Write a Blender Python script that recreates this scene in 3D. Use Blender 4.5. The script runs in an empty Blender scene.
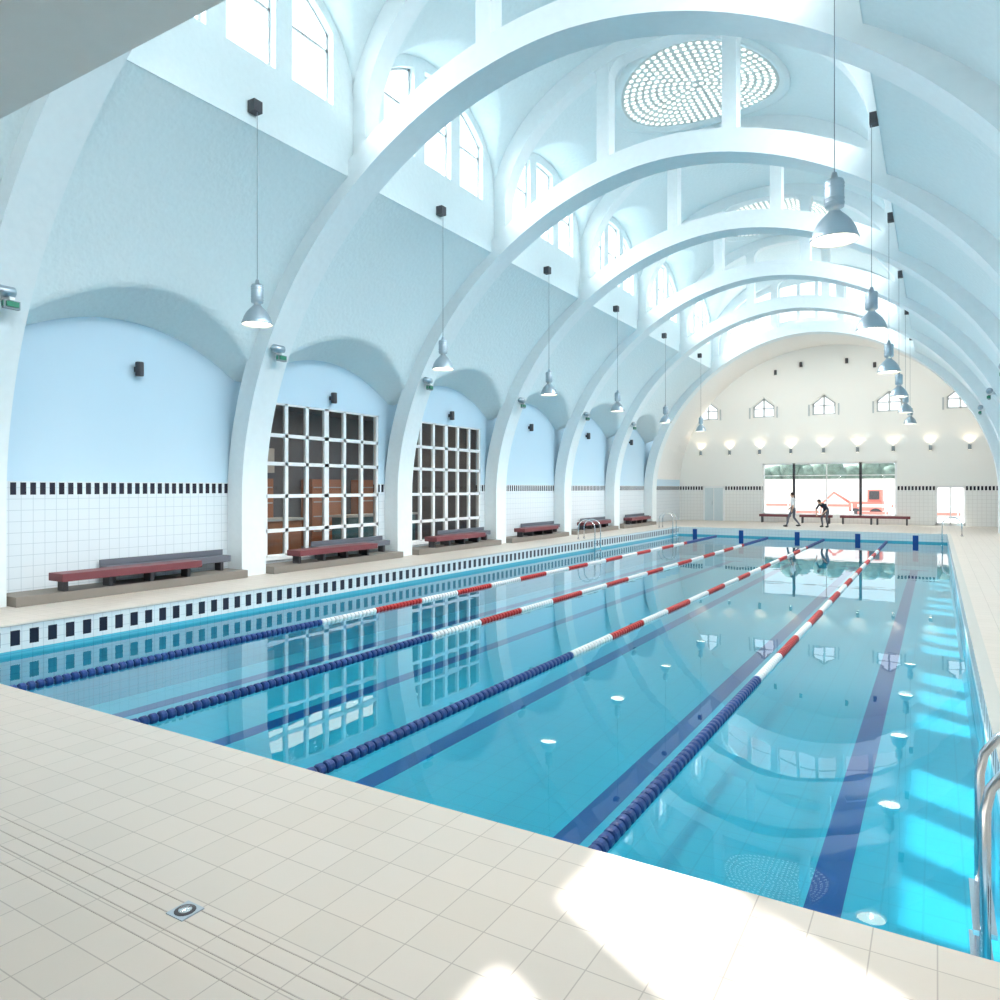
import bpy, math, random
from mathutils import Vector, Matrix
random.seed(4)
S=bpy.context.scene
S.view_settings.view_transform='Standard'
S.view_settings.look='None'
S.view_settings.exposure=0.14
CX=-5.53
RIBS=[-5.2+5.5*i for i in range(9)]   # last 38.8
YEND=45.0; YN=-5.2
PL,PR,P0,P1=-11.46,0.40,3.7,36.9
ZW=-0.43; ZB=-1.45
XW=8.37   # niche wall rel
XC=4.67   # clerestory rel
# ---------------------------------------------------------------- materials
def mat(name,col,rough=.5,metal=0,emit=None,es=0,bump=0,bscale=8,var=0,spec=.5):
    m=bpy.data.materials.new(name); m.use_nodes=True
    nt=m.node_tree; b=nt.nodes['Principled BSDF']
    b.inputs['Base Color'].default_value=(*col,1); b.inputs['Roughness'].default_value=rough
    b.inputs['Metallic'].default_value=metal
    b.inputs['Specular IOR Level'].default_value=spec
    if emit: 
        b.inputs['Emission Color'].default_value=(*emit,1); b.inputs['Emission Strength'].default_value=es
    tc=nt.nodes.new('ShaderNodeTexCoord')
    n=nt.nodes.new('ShaderNodeTexNoise'); n.inputs['Scale'].default_value=bscale; n.inputs['Detail'].default_value=1.5
    nt.links.new(tc.outputs['Object'],n.inputs['Vector'])
    if bump:
        bp=nt.nodes.new('ShaderNodeBump'); bp.inputs['Strength'].default_value=bump; bp.inputs['Distance'].default_value=.03
        nt.links.new(n.outputs['Fac'],bp.inputs['Height']); nt.links.new(bp.outputs['Normal'],b.inputs['Normal'])
    mx=nt.nodes.new('ShaderNodeMix'); mx.data_type='RGBA'
    v=var if var else .03
    mx.inputs[6].default_value=(*[c*(1-v) for c in col],1); mx.inputs[7].default_value=(*[min(1,c*(1+v)) for c in col],1)
    nt.links.new(n.outputs['Fac'],mx.inputs[0]); nt.links.new(mx.outputs[2],b.inputs['Base Color'])
    return m
M_plaster=mat('plaster_aqua',(.78,.875,.895),.75,bump=.4,bscale=11,spec=.2)
M_rib=mat('rib_paint',(.83,.895,.915),.7,bump=.2,bscale=7,spec=.2)
M_warmpl=mat('plaster_warm',(.88,.88,.86),.75,bump=.15,spec=.2)
M_frame=mat('white_frame',(.86,.88,.89),.4)
M_fgrey=mat('grey_frame',(.52,.56,.58),.4)
M_grid=mat('skylight_concrete_grid',(.60,.66,.65),.6)
M_steel=mat('stainless_steel',(.75,.77,.8),.18,1)
M_alu=mat('brushed_aluminium',(.42,.49,.55),.35,.8)
M_dark=mat('dark_metal',(.05,.05,.06),.5)
M_cord=mat('cord_grey',(.25,.30,.33),.5)
M_red=mat('bench_red',(.17,.04,.05),.5)
M_grey=mat('bench_grey',(.13,.14,.17),.5)
M_plinth=mat('plinth_stone',(.24,.215,.19),.7)
M_lamp=mat('lamp_glow',(1,1,1),.5,emit=(1,.84,.58),es=6)
M_wlamp=mat('sconce_glow',(1,1,1),.5,emit=(1,.85,.65),es=5)
M_block=mat('glass_block_daylight',(1,1,1),.3,emit=(1,1,.90),es=1.2)
M_green=mat('exit_green',(.02,.20,.12),.4,emit=(.05,.6,.3),es=.03)
M_rb=mat('float_blue',(.01,.05,.22),.4)
M_rr=mat('float_red',(.5,.02,.02),.4)
M_rw=mat('float_white',(.85,.85,.85),.4)
M_lane=mat('lane_tile_blue',(.0,.06,.28),.4)
M_skin=mat('skin',(.6,.38,.28),.5)
M_hair=mat('hair',(.04,.025,.02),.7)
M_shirtw=mat('shirt_white',(.75,.77,.8),.8)
M_trg=mat('trousers_grey',(.12,.13,.17),.8)
M_shirtd=mat('shirt_dark',(.02,.025,.05),.8)
M_shoe=mat('shoe',(.05,.05,.05),.6)

def math_(nt,op,a,b=None,c=None):
    n=nt.nodes.new('ShaderNodeMath'); n.operation=op
    for i,v in enumerate((a,b,c)):
        if v is None: continue
        if isinstance(v,(int,float)): n.inputs[i].default_value=v
        else: nt.links.new(v,n.inputs[i])
    return n.outputs[0]
def mixc(nt,f,a,b):
    n=nt.nodes.new('ShaderNodeMix'); n.data_type='RGBA'
    if isinstance(f,(int,float)): n.inputs[0].default_value=f
    else: nt.links.new(f,n.inputs[0])
    for i,v in ((6,a),(7,b)):
        if isinstance(v,tuple): n.inputs[i].default_value=(*v,1)
        else: nt.links.new(v,n.inputs[i])
    return n.outputs[2]
def grid(nt,u,v,size,w):
    a=math_(nt,'FRACT',math_(nt,'DIVIDE',u,size)); b=math_(nt,'FRACT',math_(nt,'DIVIDE',v,size))
    la=math_(nt,'LESS_THAN',a,w/size); lb=math_(nt,'LESS_THAN',b,w/size)
    return math_(nt,'MAXIMUM',la,lb)
def coords(nt):
    tc=nt.nodes.new('ShaderNodeTexCoord'); s=nt.nodes.new('ShaderNodeSeparateXYZ')
    nt.links.new(tc.outputs['Object'],s.inputs[0]); return s.outputs
def band(nt,z,a,b):
    return math_(nt,'MULTIPLY',math_(nt,'GREATER_THAN',z,a),math_(nt,'LESS_THAN',z,b))
def tile_wall(name,axis,tile,grout,paint,split=2.0,zb=(1.88,2.10)):
    m=mat(name,(1,1,1),.35,bump=0); nt=m.node_tree; b=nt.nodes['Principled BSDF']
    c=coords(nt); u=c[axis]; z=c[2]; uo=math_(nt,'ADD',u,100.0); zo=math_(nt,'ADD',z,10.0)
    g=grid(nt,uo,zo,.2,.010)
    col=mixc(nt,g,tile,grout)
    dash=math_(nt,'LESS_THAN',math_(nt,'FRACT',math_(nt,'DIVIDE',uo,.165)),.6)
    dash=math_(nt,'MULTIPLY',dash,band(nt,z,zb[0],zb[1]))
    isp=math_(nt,'GREATER_THAN',z,zb[1]+.02)
    col=mixc(nt,isp,col,paint)
    col=mixc(nt,dash,col,(.015,.012,.025))
    nt.links.new(col,b.inputs['Base Color'])
    nt.links.new(math_(nt,'MULTIPLY_ADD',isp,.5,.25),b.inputs['Roughness'])
    return m
M_wl=tile_wall('niche_wall_paint_tile',1,(.74,.80,.84),(.54,.61,.66),(.57,.74,.86))
M_wf=tile_wall('far_wall_paint_tile',0,(.86,.86,.84),(.66,.65,.63),(.89,.89,.86))
M_deck=mat('deck_tiles',(1,1,1),.45); nt=M_deck.node_tree; c=coords(nt)
uo=math_(nt,'ADD',c[0],100.0); vo=math_(nt,'ADD',c[1],100.0)
g=grid(nt,uo,vo,.25,.006)
nz=nt.nodes.new('ShaderNodeTexWhiteNoise'); nz.noise_dimensions='2D'
cb=nt.nodes.new('ShaderNodeCombineXYZ'); nt.links.new(math_(nt,'FLOOR',math_(nt,'DIVIDE',uo,.25)),cb.inputs[0]); nt.links.new(math_(nt,'FLOOR',math_(nt,'DIVIDE',vo,.25)),cb.inputs[1])
nt.links.new(cb.outputs[0],nz.inputs['Vector'])
tc=mixc(nt,nz.outputs['Value'],(.60,.545,.485),(.63,.57,.51))
nt.links.new(mixc(nt,g,tc,(.42,.375,.33)),nt.nodes['Principled BSDF'].inputs['Base Color'])
def poolwall(name,axis,dashes=True):
    m=mat(name,(1,1,1),.3); nt=m.node_tree; c=coords(nt); u=math_(nt,'ADD',c[axis],100.0); z=c[2]; zo=math_(nt,'ADD',z,10.0)
    g=grid(nt,u,zo,.15,.01)
    up=mixc(nt,g,(.72,.78,.80),(.55,.62,.66)); lo=mixc(nt,g,(.08,.46,.60),(.06,.36,.50))
    col=mixc(nt,math_(nt,'LESS_THAN',z,-.36),up,lo)
    if dashes:
        d=math_(nt,'MULTIPLY',math_(nt,'LESS_THAN',math_(nt,'FRACT',math_(nt,'DIVIDE',u,.26)),.5),band(nt,z,-.29,-.07))
        col=mixc(nt,d,col,(.01,.012,.03))
    nt.links.new(col,nt.nodes['Principled BSDF'].inputs['Base Color']); return m
M_pwY=poolwall('pool_wall_tile_long',1); M_pwX=poolwall('pool_wall_tile_short',0,False)
M_pb=mat('pool_floor_tile',(1,1,1),.4); nt=M_pb.node_tree; c=coords(nt)
g=grid(nt,math_(nt,'ADD',c[0],100.),math_(nt,'ADD',c[1],100.),.3,.015)
nt.links.new(mixc(nt,g,(.065,.47,.61),(.055,.41,.55)),nt.nodes['Principled BSDF'].inputs['Base Color'])
M_wat=bpy.data.materials.new('pool_water'); M_wat.use_nodes=True; nt=M_wat.node_tree; nt.nodes.clear()
o=nt.nodes.new('ShaderNodeOutputMaterial'); mx=nt.nodes.new('ShaderNodeMixShader'); tr=nt.nodes.new('ShaderNodeBsdfTransparent'); gl=nt.nodes.new('ShaderNodeBsdfGlossy')
fr=nt.nodes.new('ShaderNodeFresnel'); fr.inputs[0].default_value=1.38
tr.inputs[0].default_value=(.55,.92,.96,1); gl.inputs['Roughness'].default_value=.01; gl.inputs[0].default_value=(.97,1,1,1)
tcx=nt.nodes.new('ShaderNodeTexCoord'); nn=nt.nodes.new('ShaderNodeTexNoise'); nn.inputs['Scale'].default_value=1.1; nn.inputs['Detail'].default_value=2
bp=nt.nodes.new('ShaderNodeBump'); bp.inputs['Strength'].default_value=.06; bp.inputs['Distance'].default_value=.03
nt.links.new(tcx.outputs['Object'],nn.inputs['Vector']); nt.links.new(nn.outputs['Fac'],bp.inputs['Height'])
nt.links.new(bp.outputs[0],gl.inputs['Normal']); nt.links.new(fr.outputs[0],mx.inputs[0])
nt.links.new(tr.outputs[0],mx.inputs[1]); nt.links.new(gl.outputs[0],mx.inputs[2]); nt.links.new(mx.outputs[0],o.inputs[0])
M_glass=bpy.data.materials.new('window_glass'); M_glass.use_nodes=True; nt=M_glass.node_tree; nt.nodes.clear()
o=nt.nodes.new('ShaderNodeOutputMaterial'); mx=nt.nodes.new('ShaderNodeMixShader'); tr=nt.nodes.new('ShaderNodeBsdfTransparent'); gl=nt.nodes.new('ShaderNodeBsdfGlossy')
fr=nt.nodes.new('ShaderNodeFresnel'); fr.inputs[0].default_value=1.5; gl.inputs['Roughness'].default_value=.02; tr.inputs[0].default_value=(.85,.9,.9,1)
nt.links.new(fr.outputs[0],mx.inputs[0]); nt.links.new(tr.outputs[0],mx.inputs[1]); nt.links.new(gl.outputs[0],mx.inputs[2]); nt.links.new(mx.outputs[0],o.inputs[0])

# ---------------------------------------------------------------- mesh builder
class MB:
    def __init__(s): s.v=[];s.f=[];s.mi=[];s.mats=[];s.sm=[]
    def mi_(s,m):
        if m not in s.mats: s.mats.append(m)
        return s.mats.index(m)
    def add(s,vs,fs,m,smooth=False):
        k=len(s.v); s.v+= [tuple(v) for v in vs]; i=s.mi_(m)
        for f in fs: s.f.append([k+a for a in f]); s.mi.append(i); s.sm.append(smooth)
    def box(s,a,b,m):
        x0,x1=sorted((a[0],b[0]));y0,y1=sorted((a[1],b[1]));z0,z1=sorted((a[2],b[2]))
        s.add([(x0,y0,z0),(x1,y0,z0),(x1,y1,z0),(x0,y1,z0),(x0,y0,z1),(x1,y0,z1),(x1,y1,z1),(x0,y1,z1)],
          [(0,3,2,1),(4,5,6,7),(0,1,5,4),(1,2,6,5),(2,3,7,6),(3,0,4,7)],m)
    def prism(s,poly,axis,a,b,m,smooth=False):
        def P(p,t):
            if axis=='x': return (t,p[0],p[1])
            if axis=='y': return (p[0],t,p[1])
            return (p[0],p[1],t)
        n=len(poly)
        s.add([P(p,a) for p in poly]+[P(p,b) for p in poly],[list(range(n))[::-1],list(range(n,2*n))],m)
        s.add([P(p,a) for p in poly]+[P(p,b) for p in poly],[(i,(i+1)%n,n+(i+1)%n,n+i) for i in range(n)],m,smooth)
    def lathe(s,c,prof,m,seg=20,axis='z',smooth=True):
        vs=[];fs=[]
        for r,h in prof:
            for i in range(seg):
                t=2*math.pi*i/seg
                if axis=='z': vs.append((c[0]+r*math.cos(t),c[1]+r*math.sin(t),c[2]+h))
                elif axis=='y': vs.append((c[0]+r*math.cos(t),c[1]+h,c[2]+r*math.sin(t)))
                else: vs.append((c[0]+h,c[1]+r*math.cos(t),c[2]+r*math.sin(t)))
        for j in range(len(prof)-1):
            for i in range(seg):
                k=(i+1)%seg; fs.append((j*seg+i,j*seg+k,(j+1)*seg+k,(j+1)*seg+i))
        s.add(vs,fs,m,smooth)
    def tube(s,pts,r,m,seg=8,smooth=True,caps=True):
        pts=[Vector(p) for p in pts]; rs=r if isinstance(r,(list,tuple)) else [r]*len(pts)
        vs=[];fs=[];up=None
        for i,p in enumerate(pts):
            d=(pts[min(i+1,len(pts)-1)]-pts[max(i-1,0)]).normalized()
            if up is None: up=Vector((0,0,1)) if abs(d.z)<.9 else Vector((1,0,0))
            a=d.cross(up).normalized(); b=a.cross(d).normalized(); up=b
            for k in range(seg):
                t=2*math.pi*k/seg; vs.append(p+(a*math.cos(t)+b*math.sin(t))*rs[i])
        for i in range(len(pts)-1):
            for k in range(seg):
                q=(k+1)%seg; fs.append((i*seg+k,i*seg+q,(i+1)*seg+q,(i+1)*seg+k))
        if caps: fs+= [tuple(range(seg))[::-1],tuple(range((len(pts)-1)*seg,len(pts)*seg))]
        s.add(vs,fs,m,smooth)
    def ell(s,c,r,m,rot=None,seg=14,rings=9,fn=None):
        vs=[];fs=[]
        for j in range(rings+1):
            ph=math.pi*j/rings
            for i in range(seg):
                t=2*math.pi*i/seg; v=Vector((math.sin(ph)*math.cos(t)*r[0],math.sin(ph)*math.sin(t)*r[1],math.cos(ph)*r[2]))
                if fn: v=fn(v)
                if rot: v=rot@v
                vs.append(v+Vector(c))
        for j in range(rings):
            for i in range(seg):
                k=(i+1)%seg; fs.append((j*seg+i,(j+1)*seg+i,(j+1)*seg+k,j*seg+k))
        s.add(vs,fs,m,True)
    def obj(s,name,bevel=0):
        me=bpy.data.meshes.new(name); me.from_pydata(s.v,[],s.f)
        for m in s.mats: me.materials.append(m)
        me.polygons.foreach_set('material_index',s.mi); me.polygons.foreach_set('use_smooth',s.sm); me.update()
        ob=bpy.data.objects.new(name,me); S.collection.objects.link(ob)
        if bevel:
            b=ob.modifiers.new('bevel','BEVEL'); b.width=bevel; b.segments=2; b.limit_method='ANGLE'
        return ob
# ---------------------------------------------------------------- profile functions (rel to CX)
RA,RB,RZ,NN=7.87,7.87,1.83,1.9
def intr(x): return RZ+RB*max(0,1-(abs(x)/RA)**NN)**(1/NN)
def z_slope(r): return 1.85+7.84*math.sqrt(max(0,1-(r/8.25)**2))
def z_n(r,y): return 4.6+.75*(1-(min(abs(y),2.6)/2.4)**2)+.36*(XW-r)
def z_low(r,y): return max(z_slope(r),z_n(r,y))
def z_L(r): return 9.6+3.4*math.sqrt(max(0,1-(r/4.7)**2))
def z_C(y): return 9.8+2.2*math.sqrt(max(0,1-(y/2.6)**2))
def z_up(r,y): return max(z_L(abs(r)),z_C(y))
# ---------------------------------------------------------------- ceiling
cb=MB()
def hf(xs,ys,fn,m):
    vs=[];fs=[]
    for y in ys:
        for x in xs: vs.append((CX+x,y,fn(x,y)))
    n=len(xs)
    for j in range(len(ys)-1):
        for i in range(n-1): fs.append((j*n+i,j*n+i+1,(j+1)*n+i+1,(j+1)*n+i))
    cb.add(vs,fs,m,True)
NY=44
for bi in range(8):
    y0=RIBS[bi]; yc=y0+2.75; ys=[y0+5.5*i/NY for i in range(NY+1)]
    xs=[-XW+(XW-XC)*i/50 for i in range(51)]
    hf(xs,ys,lambda x,y:z_low(abs(x),y-yc),M_plaster)
    hf([-x for x in xs],ys,lambda x,y:z_low(abs(x),y-yc),M_plaster)
    xu=[-XC*math.cos(math.pi*i/80) for i in range(81)]
    hf(xu,ys,lambda x,y:z_up(x,y-yc),M_plaster)
xs=[-XW*math.cos(math.pi*i/80) for i in range(81)]
hf(xs,[38.8,41,43,45.05],lambda x,y:1.8+8.35*math.sqrt(max(0,1-(x/8.40)**2)),M_warmpl)
cb.obj('ceiling')
# ---------------------------------------------------------------- clerestory walls
def clere(side,name):
    w=MB(); wi=MB()
    X=CX+side*XC; Xo=X+side*.28
    wins=[(-1.98,-.92),(-.53,.53),(.92,1.98)]
    zs=9.55
    for bi in range(8):
        yc=RIBS[bi]+2.75
        def top(y): return z_up(XC,y)+.06
        def wt(y): return z_C(y)-.26
        def poly(a,b,f0,f1,n=8):
            yy=[a+(b-a)*i/n for i in range(n+1)]
            return [(yc+y,f0(y)) for y in yy]+[(yc+y,f1(y)) for y in reversed(yy)]
        e=2.75
        sol=[(-e,-1.98),(-.92,-.53),(.53,.92),(1.98,e)]
        for a,b in sol: w.prism(poly(a,b,lambda y:8.3,top),'x',X,Xo,M_plaster)
        for a,b in wins:
            w.prism(poly(a,b,lambda y:8.3,lambda y:zs,1),'x',X,Xo,M_plaster)
            w.prism(poly(a,b,wt,top),'x',X,Xo,M_plaster)
            xf0=X+side*.14; xf1=X+side*.2; t=.055
            for (p,q) in ((a,a+t),(b-t,b)): wi.prism(poly(p,q,lambda y:zs,wt,2),'x',xf0,xf1,M_fgrey)
            wi.prism(poly(a,b,lambda y:zs,lambda y:zs+t,1),'x',xf0,xf1,M_fgrey)
            wi.prism(poly(a,b,lambda y:wt(y)-t,wt),'x',xf0,xf1,M_fgrey)
            wi.prism(poly(a,b,lambda y:10.62,lambda y:10.67,1),'x',xf0,xf1,M_fgrey)
    w.obj(name)
    wi.obj('window_1' if side<0 else 'window_2')
clere(-1,'wall_clerestory_left'); clere(1,'wall_clerestory_right')
# ---------------------------------------------------------------- ribs
def rib(y,hw=.34):
    b=MB(); N=72
    inn=[];out=[]
    for i in range(N+1):
        t=math.pi*i/N
        c=math.cos(t); s_=math.sin(t)
        p=2/NN
        inn.append((CX-math.copysign(abs(c)**p,c)*RA, RZ+RB*abs(s_)**p))
        out.append((CX-math.copysign(abs(c)**p,c)*8.36, RZ+8.40*abs(s_)**p))
    inn=[(inn[0][0],0)]+inn+[(inn[-1][0],0)]
    out=[(out[0][0],0)]+out+[(out[-1][0],0)]
    n=len(inn); vs=[]
    for yy in (y-hw,y+hw):
        vs+=[(p[0],yy,p[1]) for p in inn]+[(p[0],yy,p[1]) for p in out]
    fs=[]
    for i in range(n-1):
        fs.append((i,i+1,n+i+1,n+i)); fs.append((2*n+i,3*n+i,3*n+i+1,2*n+i+1))
    b.add(vs,fs,M_rib)
    fs=[]
    for i in range(n-1):
        fs.append((i,2*n+i,2*n+i+1,i+1)); fs.append((n+i,n+i+1,3*n+i+1,3*n+i))
    b.add(vs,fs,M_rib,True)
    vs=[];M=60;hu=.22
    xs=[-XC*math.cos(math.pi*i/M) for i in range(M+1)]
    for yy in (y-hu,y+hu):
        vs+=[(CX+x*.93,yy,z_L(abs(x))-.38) for x in xs]+[(CX+x,yy,z_L(abs(x))+.05) for x in xs]
    n=M+1; fs=[]
    for i in range(n-1): fs.append((i,i+1,n+i+1,n+i)); fs.append((2*n+i,3*n+i,3*n+i+1,2*n+i+1)); 
    b.add(vs,fs,M_rib)
    b.add(vs,[(i,2*n+i,2*n+i+1,i+1) for i in range(n-1)],M_rib,True)
    for xr in (-1.53,1.53):
        z0=intr(xr)+.35; z1=z_L(abs(xr))-.2
        b.box((CX+xr-.16,y-.2,z0),(CX+xr+.16,y+.2,z1),M_rib)
        for sg in (-1,1):
            pl=[(CX+xr+sg*.16,z1-.5)]+[(CX+xr+sg*(.16+.4*(1-math.cos(a*math.pi/12))),z1-.5+.4*math.sin(a*math.pi/12)) for a in range(1,7)]+[(CX+xr+sg*.16,z1)]
            b.prism(pl,'y',y-.18,y+.18,M_rib)
    for sg in (-1,1):
        xr=sg*4.5; b.box((CX+xr-.17,y-.2,8.5),(CX+xr+.17,y+.2,10.6),M_rib)
    return b.obj('concrete_arch')
for y in RIBS: rib(y)
g=MB()
def out_z(x): 
    return RZ+8.42*max(0,1-(abs(x)/8.39)**NN)**(1/NN)
gy0,gy1=38.85,39.1
ops=[(-3.9,-2.9),(-2.7,-1.75),(-1.3,-.5),(-.35,.35),(.5,1.3),(1.75,2.7),(2.9,3.9)]
edges=[-XC]+[e for o_ in ops for e in o_]+[XC]
def gp(a,b,f0,f1,n=6):
    xx=[a+(b-a)*i/n for i in range(n+1)]
    return [(CX+x,f0(x)) for x in xx]+[(CX+x,f1(x)) for x in reversed(xx)]
ztop=lambda x:z_L(abs(x))+.06
zbot=lambda x:intr(x)+.3
for i in range(0,len(edges),2): g.prism(gp(edges[i],edges[i+1],zbot,lambda x:max(ztop(x),z_C(2.7))),'y',gy0,gy1,M_rib)
for a,b_ in ops:
    g.prism(gp(a,b_,zbot,lambda x:out_z(x)+.25),'y',gy0,gy1,M_rib)
    g.prism(gp(a,b_,lambda x:z_L(abs(x))-.75,ztop),'y',gy0,gy1,M_rib)
    g.prism(gp(a,b_,lambda x:out_z(x)+.9,lambda x:out_z(x)+.95),'y',gy0+.1,gy0+.15,M_fgrey)
g.obj('wall_gable_far')
# ---------------------------------------------------------------- walls with holes
def wall_holes(b,u0,u1,v0,v1,holes,put,m):
    us=sorted({u0,u1,*[h[0] for h in holes],*[h[1] for h in holes]}); vs_=sorted({v0,v1,*[h[2] for h in holes],*[h[3] for h in holes]})
    for i in range(len(us)-1):
        for j in range(len(vs_)-1):
            cu=(us[i]+us[i+1])/2; cv=(vs_[j]+vs_[j+1])/2
            if any(h[0]<cu<h[1] and h[2]<cv<h[3] for h in holes): continue
            put(b,us[i],us[i+1],vs_[j],vs_[j+1],m)
XL=CX-XW; XR=CX+XW
wl=MB()
WIN=[(12.05,16.2,.32,4.1),(17.55,21.7,.32,4.1)]
wall_holes(wl,YN,YEND,0,6.6,WIN,lambda b,a,c_,d,e,m:b.box((XL-.2,a,d),(XL,c_,e),m),M_wl)
wl.obj('wall_left')
wr=MB(); wr.box((XR,YN,0),(XR+.2,YEND,6.6),M_wl); wr.obj('wall_right')
wn=MB(); wn.box((XL-.2,YN-.8,0),(XR+.2,YN-.4,13.5),M_plaster); wn.obj('wall_near')
gb=MB(); gb.box((XL+.01,YN,4.04),(XR-.01,2.0,4.3),M_rib); gb.box((XL+.01,1.85,4.3),(XR-.01,2.0,5.0),M_rib)
gb.obj('gallery_balcony')
M_fillglobe=mat('fill_globe_glow',(1,1,1),.3,emit=(.95,.98,1),es=4)
for gx,gy in ((-9.5,.3),(-5.0,-.4),(-.5,-1.6)):  # unseen globes and point lights, added to brighten the gallery underside
    b=MB(); b.tube([(gx,gy,4.04),(gx,gy,3.5)],.012,M_steel,8); b.lathe((gx,gy,4.0),[(.07,0),(.07,.04),(0,.04)],M_steel,16); b.lathe((gx,gy,3.42),[(.05,.1),(.06,.05),(.06,0)],M_steel,16); b.ell((gx,gy,3.3),(.15,.15,.15),M_fillglobe,None,20,14)
    b.obj('added_fill_globe')
    l=bpy.data.lights.new('added_fill_light','POINT'); l.energy=75; l.color=(.93,.98,1); l.shadow_soft_size=.16
    lo=bpy.data.objects.new('added_fill_light',l); lo.location=(gx,gy,3.3); S.collection.objects.link(lo)
wf=MB()
PW=[CX+d for d in (-6.6,-3.3,0,3.3,6.6)]
BW=(-8.9,-1.85,.45,3.45)
holes=[BW,(-.05,1.3,0,2.1)]+[(x-.62,x+.62,6.2,7.35) for x in PW]
wall_holes(wf,XL-.2,XR+.2,0,10.4,holes,lambda b,a,c_,d,e,m:b.box((a,YEND,d),(c_,YEND+.35,e),m),M_wf)
for x in PW:
    for s_ in (-1,1):
        wf.prism([(x+s_*.62,7.36),(x+s_*.62,6.85),(x,7.36)],'y',YEND+.005,YEND+.3,M_wf)
wf.obj('wall_far')
fw=MB()
for x in PW:
    yq=YEND+.16
    for s_ in (-1,1):
        fw.box((x+s_*.62,yq,6.2),(x+s_*.53,yq+.06,6.9),M_fgrey)
        fw.prism([(x+s_*.62,6.85),(x+s_*.62,6.75),(x,7.25),(x,7.36)],'y',yq,yq+.06,M_fgrey)
        fw.prism([(x+s_*.85,6.8),(x+s_*.72,6.8),(x,7.45),(x,7.62)],'y',YEND-.06,YEND+.01,M_wf)
        fw.box((x+s_*.74,YEND-.06,6.15),(x+s_*.82,YEND+.01,6.8),M_fgrey)
    fw.box((x-.05,yq,6.2),(x+.05,yq+.06,7.3),M_fgrey)
    fw.box((x-.62,yq,6.2),(x+.62,yq+.06,6.28),M_fgrey); fw.box((x-.62,yq,6.7),(x+.62,yq+.06,6.76),M_fgrey)
fw.obj('window_3')
bw=MB(); a,b_,z0,z1=BW; yq=YEND+.12
for x in (a+.04,-7.15,-3.65,b_-.04): bw.box((x-.07,yq,z0),(x+.07,yq+.1,z1),M_dark if -8<x<-3 else M_frame)
for z in (z0+.04,z1-.04): bw.box((a,yq,z-.04),(b_,yq+.1,z+.04),M_frame)
for x in (-5.4,): bw.box((x-.03,yq,z0),(x+.03,yq+.08,z1),M_frame)
bw.box((a,yq,2.7),(b_,yq+.08,2.75),M_frame)
bw.add([(a,yq+.05,z0),(b_,yq+.05,z0),(b_,yq+.05,z1),(a,yq+.05,z1)],[(0,1,2,3)],M_glass)
bw.obj('window_4')
dr=MB()
for x in (-.05,1.23): dr.box((x,YEND+.1,0),(x+.07,YEND+.2,2.1),M_frame)
dr.box((-.05,YEND+.1,2.03),(1.3,YEND+.2,2.1),M_frame); dr.box((-.05,YEND+.1,0),(1.3,YEND+.2,.15),M_frame); dr.box((.6,YEND+.1,0),(.65,YEND+.2,2.1),M_frame)
dr.add([(.02,YEND+.15,.1),(1.25,YEND+.15,.1),(1.25,YEND+.15,2.05),(.02,YEND+.15,2.05)],[(0,1,2,3)],M_glass); dr.box((.1,YEND+.08,1.0),(.13,YEND+.1,1.2),M_steel)
dr.obj('door_1')
M_pale=mat('pale_glazing',(.62,.72,.76),.15)
d2=MB()
d2.box((-12.4,YEND-.06,0),(-12.3,YEND,2.1),M_frame); d2.box((-11.2,YEND-.06,0),(-11.1,YEND,2.1),M_frame); d2.box((-12.4,YEND-.06,2.0),(-11.1,YEND,2.1),M_frame)
d2.box((-12.3,YEND-.04,0),(-11.2,YEND-.01,2.0),M_pale); d2.box((-11.77,YEND-.06,0),(-11.73,YEND-.03,2.0),M_frame); d2.box((-11.85,YEND-.1,.95),(-11.82,YEND-.05,1.2),M_steel)
d2.obj('door_2')
for k,(a,b_,z0,z1) in enumerate(WIN):
    w=MB(); nc=6; x0,x1=XL-.10,XL-.01
    rows=[z0,.95,1.8,2.6,3.3,z1]
    for i in range(nc+1):
        y=a+(b_-a)*i/nc; t=.08 if i in(0,nc,3) else .05
        w.box((x0,max(a,y-t),z0),(x1,min(b_,y+t),z1),M_frame)
    for z in rows: w.box((x0,a,max(z0,z-.045)),(x1,b_,min(z1,z+.045)),M_frame)
    w.add([(XL-.065,a,z0),(XL-.065,b_,z0),(XL-.065,b_,z1),(XL-.065,a,z1)],[(0,1,2,3)],M_glass)
    w.box((XL-.2,a-.05,z0-.08),(XL+.06,b_+.05,z0),M_frame)
    w.obj('window_%d'%(5+k))
M_rm=mat('room_wall_brown',(.17,.17,.19),.8); M_or=mat('timber_orange',(.50,.20,.10),.5); M_wh=mat('cabinet_white',(.6,.58,.55),.6); M_tl=mat('counter_teal',(.1,.2,.22),.5)
br=MB(); x0=XL-5
br.box((x0-.1,11,0),(x0,22.5,4.6),M_rm); br.box((x0,10.9,0),(XL-.2,11,4.6),M_rm); br.box((x0,22.5,0),(XL-.2,22.6,4.6),M_rm)
br.box((x0-.1,10.9,4.6),(XL-.2,22.6,4.7),M_rm); br.box((x0-.1,10.9,-.1),(XL-.2,22.6,0),M_rm)
br.obj('wall_back_room')
br=MB()
for y in (12.4,14.6,17.9,20.4):
    br.box((x0+.05,y,0),(x0+.6,y+1.6,2.3),M_or)
    for z in (.5,1.0,1.5,2.0): br.box((x0+.6,y+.05,z),(x0+.62,y+1.55,z+.04),M_wh)
br.box((x0+.05,14.6,2.5),(x0+.2,16.6,3.3),M_wh)
br.obj('shelving_unit')
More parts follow.
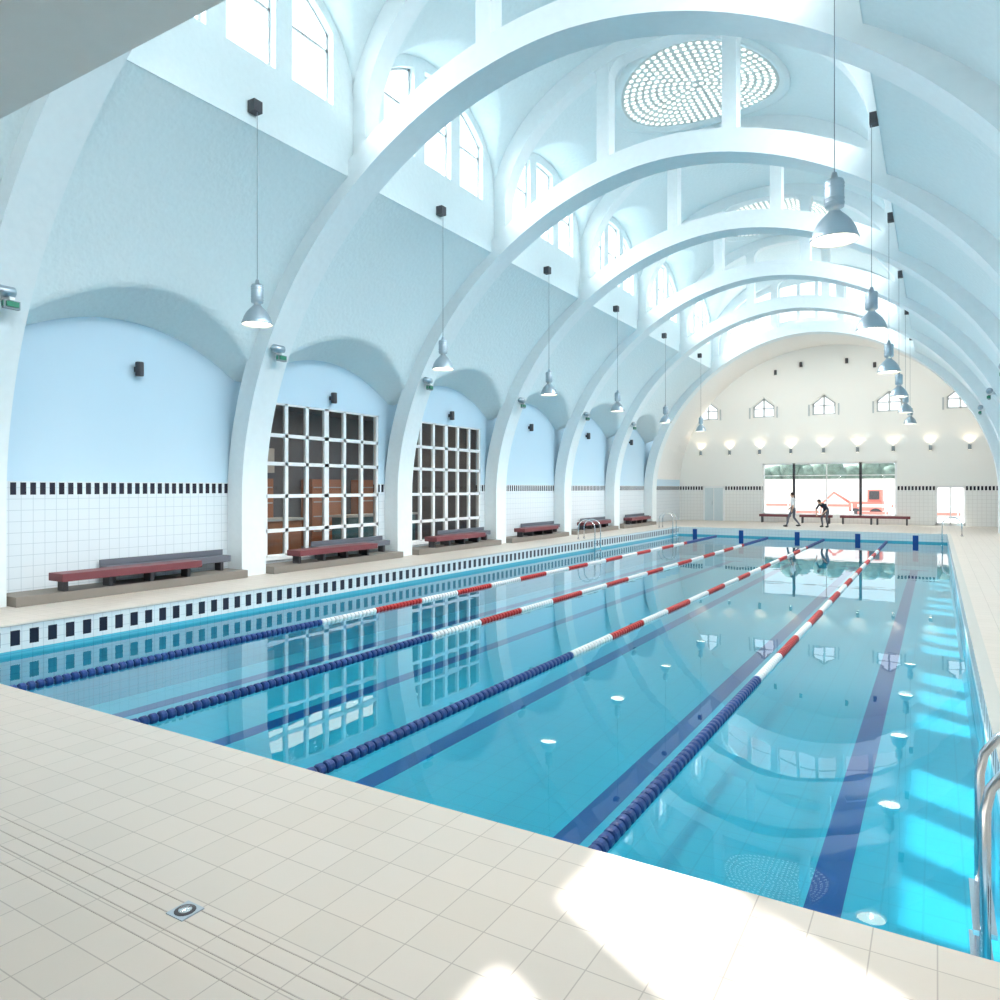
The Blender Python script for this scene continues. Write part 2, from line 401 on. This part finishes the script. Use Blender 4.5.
br=MB(); br.box((x0+2,12.2,0),(x0+2.7,15.4,1.05),M_or); br.box((x0+1.95,12.1,1.05),(x0+2.8,15.5,1.12),M_wh); br.box((x0+2,17.4,0),(x0+2.7,20.9,1.05),M_tl); br.box((x0+1.95,17.3,1.05),(x0+2.8,21,1.12),M_wh)
br.obj('reception_counter')
# ---------------------------------------------------------------- floor
fl=MB(); T=-.003
fl.box((XL-.2,YN-.8,T),(XR+.2,P0,0),M_deck)
fl.box((XL-.2,P1,T),(XR+.2,YEND+.4,0),M_deck)
fl.box((XL-.2,P0,T),(PL,P1,0),M_deck); fl.box((PR,P0,T),(XR+.2,P1,0),M_deck)
fl.obj('floor')
pb=MB(); th=.2
pb.box((PL-th,P0-th,ZB-.1),(PR+th,P1+th,ZB),M_pb)
pb.box((PL-th,P0,ZB),(PL,P1,-.004),M_pwY); pb.box((PR,P0,ZB),(PR+th,P1,-.004),M_pwY)
pb.box((PL-th,P0-th,ZB),(PR+th,P0,-.004),M_pwX); pb.box((PL-th,P1,ZB),(PR+th,P1+th,-.004),M_pwX)
for x in (-.8,-3.1,-5.7,-8.3,-10.6):
    pb.box((x-.14,P0+1.5,ZB),(x+.14,P1-1.8,ZB+.004),M_lane); pb.box((x-.5,P1-2.05,ZB),(x+.5,P1-1.8,ZB+.004),M_lane)
    pb.box((x-.11,P1-.01,ZB+.2),(x+.11,P1,-.10),M_lane)
pb.obj('pool_basin')
M_cop=mat('coping_tile_grey',(.50,.50,.47),.5)
co=MB()
co.box((PL-.12,P0,0),(PL+.01,P1,.008),M_cop); co.box((PR-.01,P0,0),(PR+.12,P1,.008),M_cop)
co.obj('trim_1')
wt=MB(); wt.add([(PL,P0,ZW),(PR,P0,ZW),(PR,P1,ZW),(PL,P1,ZW)],[(0,1,2,3)],M_wat); wt.obj('pool_water')
M_gr=mat('grout_soft',(.46,.41,.36),.8)
ds=MB()
for y in (1.93,2.02,2.11,2.20): ds.box((XL,y,0),(XR,y+.006,.0015),M_gr)
ds.obj('trim_2')
dn=MB(); dn.box((-3.10,2.10,0),(-2.98,2.22,.005),M_alu); dn.lathe((-3.04,2.16,.006),[(.0,.004),(.045,.004),(.05,0)],M_dark,16); dn.lathe((-3.04,2.16,.007),[(.0,.006),(.03,.006),(.032,0)],M_steel,16)
dn.obj('floor_drain')
# ---------------------------------------------------------------- lane ropes
for x in (-1.94,-4.53,-7.04,-9.49):
    b=MB(); y=P0+.08; z=ZW+.012
    b.tube([(x,P0,z),(x,P1,z)],.008,M_steel,6)
    while y<P1-.1:
        d=y-P0
        if d<5.8 or d>P1-P0-5.2: m=M_rb
        else: m=(M_rw,M_rr)[int((d-5.8)/1.45)%2]
        b.lathe((x,y,z),[(.012,-.04),(.045,-.04),(.056,-.025),(.056,.025),(.045,.04),(.012,.04)],m,12,'y',False)
        y+=.105
    b.obj('lane_rope')
# ---------------------------------------------------------------- pendant lamps
def pendant(x,y,side,z=4.82):
    b=MB(); k=.86
    P=lambda l:[(r*k,h) for r,h in l]
    b.lathe((x,y,z),P([(.30,0),(.305,.02),(.285,.06),(.26,.13),(.21,.21),(.15,.27),(.10,.31),(.085,.33)]),M_alu,28)
    b.lathe((x,y,z),P([(.295,.005),(.27,.06),(.24,.13),(.18,.2)]),M_frame,28)
    b.lathe((x,y,z),P([(0,.035),(.15,.035),(.27,.045),(.27,.06)]),M_lamp,28)
    b.lathe((x,y,z),P([(.07,.33),(.07,.37),(.115,.38),(.12,.40),(.12,.66),(.11,.69),(.05,.70),(.03,.78),(.0,.78)]),M_alu,20)
    for h in (.42,.47,.60,.64): b.lathe((x,y,z),P([(.12,h),(.127,h+.01),(.12,h+.02)]),M_alu,20)
    b.tube([(x,y,z+.76),(x,y,8.6)],.006,M_cord,6)
    xw=CX+side*XC
    b.box((xw,y-.09,8.5),(x-side*.03,y+.09,8.7),M_dark)
    b.obj('pendant_lamp')
    l=bpy.data.lights.new('pendant_light','SPOT'); l.energy=330; l.color=(1,.90,.78); l.spot_size=2.6; l.spot_blend=.9; l.shadow_soft_size=.015
    lo=bpy.data.objects.new('pendant_light',l); lo.location=(x,y,z+.012); S.collection.objects.link(lo)
for i in range(1,8):
    yc=RIBS[i]+2.75
    pendant(CX-XC+.14,yc,-1); pendant(CX+XC-.14,yc+.5,1)
# ---------------------------------------------------------------- skylights
def skylight(yc):
    b=MB(); R=2.1
    def P(r,t,dz):
        x=r*math.cos(t); y=r*math.sin(t); return (CX+x,yc+y,z_up(x,y)-dz)
    seg=64
    vs=[];fs=[]
    prof=[(R+.22,-.02),(R+.2,.12),(R+.05,.14),(R,.06),(R-.05,.05)]
    for r,d in prof:
        for i in range(seg): vs.append(P(r,2*math.pi*i/seg,d))
    for j in range(len(prof)-1):
        for i in range(seg): k=(i+1)%seg; fs.append((j*seg+i,j*seg+k,(j+1)*seg+k,(j+1)*seg+i))
    b.add(vs,fs,M_plaster,True)
    vs=[];fs=[]; rr=[0.01+R*j/16 for j in range(17)]
    for r in rr:
        for i in range(seg): vs.append(P(r,2*math.pi*i/seg,.05))
    for j in range(16):
        for i in range(seg): k=(i+1)%seg; fs.append((j*seg+i,j*seg+k,(j+1)*seg+k,(j+1)*seg+i))
    b.add(vs,fs,M_grid,True)
    for j in range(11):
        r=.09+j*.183; n=max(1,int(2*math.pi*r/.19)); 
        for i in range(n):
            t=2*math.pi*(i+.5*(j%2))/n; s_=.056
            vs=[]
            for k in range(10):
                a=2*math.pi*k/10; x=r*math.cos(t)+s_*math.cos(a); y=r*math.sin(t)+s_*math.sin(a)
                vs.append((CX+x,yc+y,z_up(x,y)-.07))
            b.add(vs,[tuple(range(10))],M_block)
    b.obj('domed_skylight')
for i in (0,2,4,6): skylight(RIBS[i]+2.75)
# ---------------------------------------------------------------- wall sconces, exit signs
def sconce(pt,d,m_l=False):
    b=MB(); x,y,z=pt
    if d=='x': b.box((x,y-.04,z-.05),(x+.08,y+.04,z+.05),M_dark); c=(x+.13,y,z)
    else: b.box((x-.04,y-.08,z-.05),(x+.04,y,z+.05),M_dark); c=(x,y-.13,z)
    b.lathe(c,[(0,-.14),(.075,-.14),(.08,-.12),(.08,.12),(.075,.14),(0,.14)],M_dark if not m_l else M_cord,16)
    if m_l:
        b.lathe(c,[(0,.142),(.065,.142)],M_wlamp,16); b.lathe(c,[(.065,-.142),(0,-.142)],M_wlamp,16)
    b.obj('wall_sconce')
for i in range(1,8):
    sconce((XL,RIBS[i]+2.95,4.4),'x'); 
for x in [CX+(k-4)*1.75 for k in range(9)]:
    if abs(x-CX)<8:
        sconce((x,YEND,4.15),'y',True)
        l=bpy.data.lights.new('sconce_light','SPOT'); l.energy=22; l.color=(1,.80,.56); l.shadow_soft_size=.02; l.spot_size=2.2; l.spot_blend=.8
        lo=bpy.data.objects.new('sconce_light',l); lo.location=(x,YEND-.16,4.32); lo.rotation_euler=(math.pi,0,0); S.collection.objects.link(lo)
for x in (-2.6,-1.2,1.2,2.6):
    z=9.15 if abs(x)<2 else 8.8
    sconce((CX+x,YEND,z),'y')
    l=bpy.data.lights.new('far_wall_fill','SPOT'); l.energy=230; l.color=(1,.96,.88); l.spot_size=2.2; l.spot_blend=.9; l.shadow_soft_size=.1  # added fill spot by the last arch, no fixture there, brightens far wall
    lo=bpy.data.objects.new('far_wall_fill',l); lo.location=(CX+x*1.5,39.4,8.6); S.collection.objects.link(lo)
    lo.rotation_euler=Vector((x*.1,5.6,-3.8)).to_track_quat('-Z','Y').to_euler()
def exitsign(y,side):
    b=MB(); x=CX+side*(6.9)
    b.box((x+side*.4,y-.06,4.95),(x+side*.0,y+.02,5.0),M_frame)
    b.box((x-side*0.0,y-.10,4.85),(x+side*.03,y+.08,4.93),M_green); b.box((x+side*.03,y-.13,4.82),(x+side*.10,y+.11,4.95),M_cord)
    b.box((x+side*.03,y-.14,4.85),(x+side*.09,y-.13,4.93),M_green)
    b.lathe((x+side*.06,y-.1,5.08),[(0,-.18),(.05,-.18),(.055,-.14),(.09,-.13),(.09,.12),(.07,.14),(0,.14)],M_alu,16,'y')
    b.tube([(x+side*.05,y-.1,5.08),(x+side*.4,y,5.0)],.02,M_frame,6)
    b.obj('exit_sign')
for y in RIBS[2:8]:
    exitsign(y,-1); exitsign(y,1)
# ---------------------------------------------------------------- benches
def bench(y0):
    b=MB()
    b.box((XL+.02,y0-.68,0),(XL+.74,y0+4.08,.17),M_plinth)
    b.obj('bench_plinth',.01)
    b=MB()
    x0,x1=XL+.42,XL+.88
    b.box((x0,y0,.36),(x1,y0+2.8,.5),M_red)
    for i in range(4):
        y=y0+.12+i*.82; b.box((x0+.06,y,.17),(x1-.18,y+.08,.36),M_dark)
    b.obj('bench',.012)
    b=MB(); x0,x1=XL+.08,XL+.40
    b.box((x0,y0+1.1,.36),(x1,y0+3.9,.5),M_grey); b.box((x0,y0+1.1,.5),(x0+.04,y0+3.9,.62),M_grey)
    for i in range(4):
        y=y0+1.2+i*.82; b.box((x0+.06,y,.17),(x1-.05,y+.08,.36),M_dark)
    b.obj('bench',.012)
for i in range(1,8): 
    bench(RIBS[i]+1.05)
for x in (-8.9,-6.7,-4.6,-2.9):
    b=MB(); b.box((x,YEND-.9,.34),(x+1.7,YEND-.45,.48),M_red)
    for q in (.1,1.5): b.box((x+q,YEND-.85,0),(x+q+.08,YEND-.5,.34),M_dark)
    b.obj('bench',.01)
# ---------------------------------------------------------------- ladders
def ladder(xe,y,s,r=.022):
    b=MB()
    for yy in (y-.27,y+.27):
        pts=[(xe-s*.20,yy,-1.1),(xe-s*.20,yy,.45)]
        for k in range(1,9):
            a=math.pi*k/9; pts.append((xe+s*(-.20+.35*(1-math.cos(a))),yy,.45+.32*math.sin(a)))
        pts+=[(xe+s*.5,yy,.45),(xe+s*.5,yy,.0)]
        b.tube(pts,r,M_steel,12)
        b.lathe((xe+s*.5,yy,0),[(.05,.03),(.05,0),(.0,.03)],M_steel,12)
    for z in (-1.0,-.72,-.44,-.16): b.box((xe-s*.25,y-.27,z),(xe-s*.15,y+.27,z+.025),M_steel)
    b.obj('pool_ladder')
ladder(PR,4.45,1,.024); ladder(PL,26.0,-1); ladder(PL,35.6,-1); ladder(PR,35.6,1)
# ---------------------------------------------------------------- people
def figure(name,loc,rot,J,mtop,mbot,hairlen=0):
    E=[('pel','sp1','T'),('sp1','sp2','T'),('sp2','nk','T'),('nk','hd','S'),
       ('sp2','shL','T'),('shL','elL','T'),('elL','wrL','A'),('sp2','shR','T'),('shR','elR','T'),('elR','wrR','A'),
       ('pel','hpL','B'),('hpL','knL','B'),('knL','anL','B'),('anL','toL','F'),('pel','hpR','B'),('hpR','knR','B'),('knR','anR','B'),('anR','toR','F')]
    R={'pel':(.15,.11),'sp1':(.14,.10),'sp2':(.16,.11),'nk':(.055,.055),'hd':(.06,.06),'shL':(.06,.06),'shR':(.06,.06),'elL':(.043,.043),'elR':(.043,.043),'wrL':(.028,.028),'wrR':(.028,.028),
       'hpL':(.095,.095),'hpR':(.095,.095),'knL':(.06,.06),'knR':(.06,.06),'anL':(.04,.04),'anR':(.04,.04),'toL':(.035,.03),'toR':(.035,.03)}
    names=list(R); me=bpy.data.meshes.new('tmp'); me.from_pydata([J[n] for n in names],[(names.index(a),names.index(b)) for a,b,_ in E],[])
    ob=bpy.data.objects.new('tmp',me); S.collection.objects.link(ob)
    sk=ob.modifiers.new('s','SKIN'); 
    for i,n in enumerate(names):
        me.skin_vertices[0].data[i].radius=R[n]; me.skin_vertices[0].data[i].use_root=(n=='pel')
    sub=ob.modifiers.new('u','SUBSURF'); sub.levels=2; sub.render_levels=2
    dg=bpy.context.evaluated_depsgraph_get(); ev=ob.evaluated_get(dg); m2=ev.to_mesh()
    b=MB(); V=[v.co.copy() for v in m2.vertices]
    seg=[(Vector(J[a]),Vector(J[c]),l) for a,c,l in E]
    groups={}
    for p in m2.polygons:
        c=p.center; best=None
        for a,d,l in seg:
            t=max(0,min(1,(c-a).dot(d-a)/max(1e-6,(d-a).length_squared))); q=(a+(d-a)*t-c).length
            if best is None or q<best[0]: best=(q,l)
        groups.setdefault(best[1],[]).append(tuple(p.vertices))
    mm={'T':mtop,'S':M_skin,'A':M_skin,'B':mbot,'F':M_shoe}
    for l,f in groups.items(): b.add(V,f,mm[l],True)
    ev.to_mesh_clear(); bpy.data.objects.remove(ob)
    nk=Vector(J['nk']); hd=Vector(J['hd']); up=(hd-nk).normalized(); side=Vector((1,0,0)); fw=up.cross(side).normalized(); 
    if fw.y<0 and up.z>.3: fw=-fw
    side=fw.cross(up).normalized(); rm=Matrix((side,fw,up)).transposed(); hc=hd+up*.06
    def sh(v):
        v=v.copy()
        if v.z<0: v.x*=1+.25*v.z/.12; 
        if v.z<-.03 and v.y>0: v.y*=1.02
        return v
    b.ell(hc,(.075,.095,.118),M_skin,rm,16,12,sh)
    b.ell(hc+up*.022-fw*.014,(.082,.098,.115),M_hair,rm,16,12,lambda v: Vector((v.x,min(v.y,.052 if v.z<.07 else .2),max(v.z,-.05-hairlen))))
    b.ell(hc+fw*.095-up*.012,(.011,.018,.022),M_skin,rm,8,6)
    b.ell(hc+fw*.086-up*.05,(.024,.006,.007),M_rr,rm,8,5)
    for s_ in (-1,1):
        b.ell(hc+fw*.084+side*s_*.03+up*.01,(.013,.008,.007),M_frame,rm,8,5); b.ell(hc+fw*.091+side*s_*.03+up*.01,(.005,.003,.005),M_dark,rm,6,4)
        b.ell(hc+side*s_*.077,(.01,.022,.032),M_skin,rm,8,6)
    for sd in ('L','R'):
        w=Vector(J['wr'+sd]); e=Vector(J['el'+sd]); d=(w-e).normalized(); sx=Vector((0,1,0))-d*d.y; sx.normalize(); n=d.cross(sx).normalized()
        r=Matrix((sx,n,d)).transposed(); b.ell(w+d*.045,(.042,.016,.055),M_skin,r,10,7)
        for k,(o_,L) in enumerate(((.03,.068),(.010,.078),(-.010,.073),(-.028,.058))):
            p0=w+d*.08+sx*o_; p1=p0+d*L*.45+n*.004; p2=p1+d*L*.3+n*.014; p3=p2+d*L*.2+n*.018
            b.tube([p0,p1,p2,p3],[.009,.0085,.008,.006],M_skin,7)
        p0=w+d*.03+sx*.032; b.tube([p0,p0+d*.025+sx*.022,p0+d*.055+sx*.028+n*.01],[.012,.010,.007],M_skin,7)
    for sd in ('L','R'):
        a=Vector(J['an'+sd]); t=Vector(J['to'+sd]); dd=(t-a); dd.z=0; dd.normalize(); q=Vector((dd.y,-dd.x,0)); r=Matrix((q,dd,Vector((0,0,1)))).transposed()
        b.ell(Vector((a.x,a.y,max(.045,a.z-.045)))+dd*.07,(.045,.135,.045),M_shoe,r,12,8)
    ob=b.obj(name); ob.location=loc; ob.rotation_euler=(0,0,rot); return ob
walk=dict(pel=(0,0,.95),sp1=(0,.01,1.12),sp2=(0,.02,1.38),nk=(0,.03,1.50),hd=(0,.05,1.58),shL=(-.19,.02,1.40),elL=(-.24,-.10,1.14),wrL=(-.24,-.04,.90),shR=(.19,.02,1.40),elR=(.24,.08,1.13),wrR=(.22,.26,.97),
  hpL=(-.09,0,.90),knL=(-.1,.20,.52),anL=(-.1,.30,.09),toL=(-.1,.44,.05),hpR=(.09,0,.90),knR=(.1,.02,.49),anR=(.1,-.28,.13),toR=(.1,-.16,.04))
figure('man',(-6.3,39.6,0),math.radians(75),walk,M_shirtw,M_trg)
bend=dict(pel=(0,-.12,.86),sp1=(0,-.02,1.0),sp2=(0,.20,1.16),nk=(0,.32,1.22),hd=(0,.40,1.27),shL=(-.18,.22,1.16),elL=(-.30,.26,.90),wrL=(-.22,.42,.72),shR=(.18,.22,1.16),elR=(.34,.24,.92),wrR=(.22,.36,.70),
  hpL=(-.09,-.1,.82),knL=(-.15,.1,.48),anL=(-.16,0,.09),toL=(-.17,.14,.05),hpR=(.09,-.1,.82),knR=(.15,.08,.48),anR=(.18,-.05,.09),toR=(.2,.1,.05))
figure('woman',(-4.85,40.0,0),math.radians(150),bend,M_shirtd,M_trg,.04)
# ---------------------------------------------------------------- outside
M_gnd=mat('paving_outside',(.75,.73,.70),.9); M_hedge=mat('hedge_leaves',(.16,.23,.20),.9,bump=1,bscale=3,var=.6); M_orr=mat('machine_red',(.62,.20,.17),.4)
M_hoard=mat('hoarding_white',(.85,.80,.80),.8)
b=MB(); b.box((-60,YEND+.5,-.3),(50,YEND+60,-.1),M_gnd); b.obj('ground_outside')
b=MB()
for i in range(60): b.ell((-22+i*.6+random.uniform(-.2,.2),YEND+18+random.uniform(-.5,.5),3.1+random.uniform(-.3,.3)),(.9,.9,.7+.5*random.random()),M_hedge,None,8,6)
for i in range(8): b.tube([(-22+i*4.5,YEND+18,-.1),(-22+i*4.5,YEND+18,3.2)],.12,M_or,8)
b.obj('hedge')
b=MB(); b.box((-30,YEND+15.8,-.1),(20,YEND+16.0,2.7),M_hoard)
for i in range(20): b.box((-30+i*2.5,YEND+15.74,-.1),(-29.9+i*2.5,YEND+15.8,2.7),M_rw)
b.obj('site_hoarding')
b=MB()
b.box((-5.0,YEND+8,.5),(-3.0,YEND+10,1.1),M_orr); b.box((-3.9,YEND+8.2,1.1),(-3.05,YEND+9.8,1.9),M_orr); b.box((-3.8,YEND+8.18,1.25),(-3.2,YEND+8.2,1.8),M_dark)
for x in (-4.6,-3.4): b.lathe((x,YEND+7.95,.3),[(0,0),(.35,0),(.4,.1),(.4,.5)],M_dark,20,'y')
b.tube([(-5.0,YEND+9,1.0),(-6.0,YEND+9,1.7),(-6.8,YEND+9,.9),(-6.9,YEND+9,.2)],.09,M_orr,8)
b.obj('tractor')
b=MB()
for i in range(6):
    x=-10+i*1.9
    for z in (.35,.8): b.box((x,YEND+6,z),(x+1.7,YEND+6.05,z+.16),M_orr if (i+int(z*2))%2 else M_rw)
    for q in (.1,1.55): b.box((x+q,YEND+5.9,-.1),(x+q+.06,YEND+6.15,1.0),M_rw)
b.obj('safety_barrier')
# ---------------------------------------------------------------- lights
def area(name,loc,rot,sx,sy,e,col=(1,1,1),spread=180):
    l=bpy.data.lights.new(name,'AREA'); l.shape='RECTANGLE'; l.size=sx; l.size_y=sy; l.energy=e; l.color=col; l.spread=math.radians(spread)
    o=bpy.data.objects.new(name,l); o.location=loc; o.rotation_euler=rot; S.collection.objects.link(o); return o
for i in range(8):
    yc=RIBS[i]+2.75
    area('window_daylight',(CX-XC-1.3,yc,11.7),(0,math.radians(-48),0),2.2,4.3,580,(.95,.985,1),115)
    area('window_daylight',(CX+XC+1.3,yc,11.7),(0,math.radians(48),0),2.2,4.3,580,(.95,.985,1),115)
area('room_light',(XL-2.6,16.7,4.5),(0,0,0),1.5,8,110,(1,.85,.7))
sun=bpy.data.lights.new('sun','SUN'); sun.energy=13; sun.angle=.009; sun.color=(1,.97,.92)
so=bpy.data.objects.new('sun',sun); S.collection.objects.link(so)
so.rotation_euler=Vector((.905,-.51,-1.0)).to_track_quat('-Z','Y').to_euler()
W=bpy.data.worlds.new('World'); S.world=W; W.use_nodes=True; nt=W.node_tree; bg=nt.nodes['Background']
bg.inputs[0].default_value=(.92,.96,1,1); bg.inputs[1].default_value=1.5
# ---------------------------------------------------------------- camera
cam=bpy.data.cameras.new('Camera'); co=bpy.data.objects.new('Camera',cam); S.collection.objects.link(co)
co.location=(0,0,2.0); co.rotation_euler=(math.radians(90),0,math.radians(31.1)); cam.sensor_width=36; cam.lens=26.06; cam.shift_y=-.012; cam.clip_end=300
S.camera=co
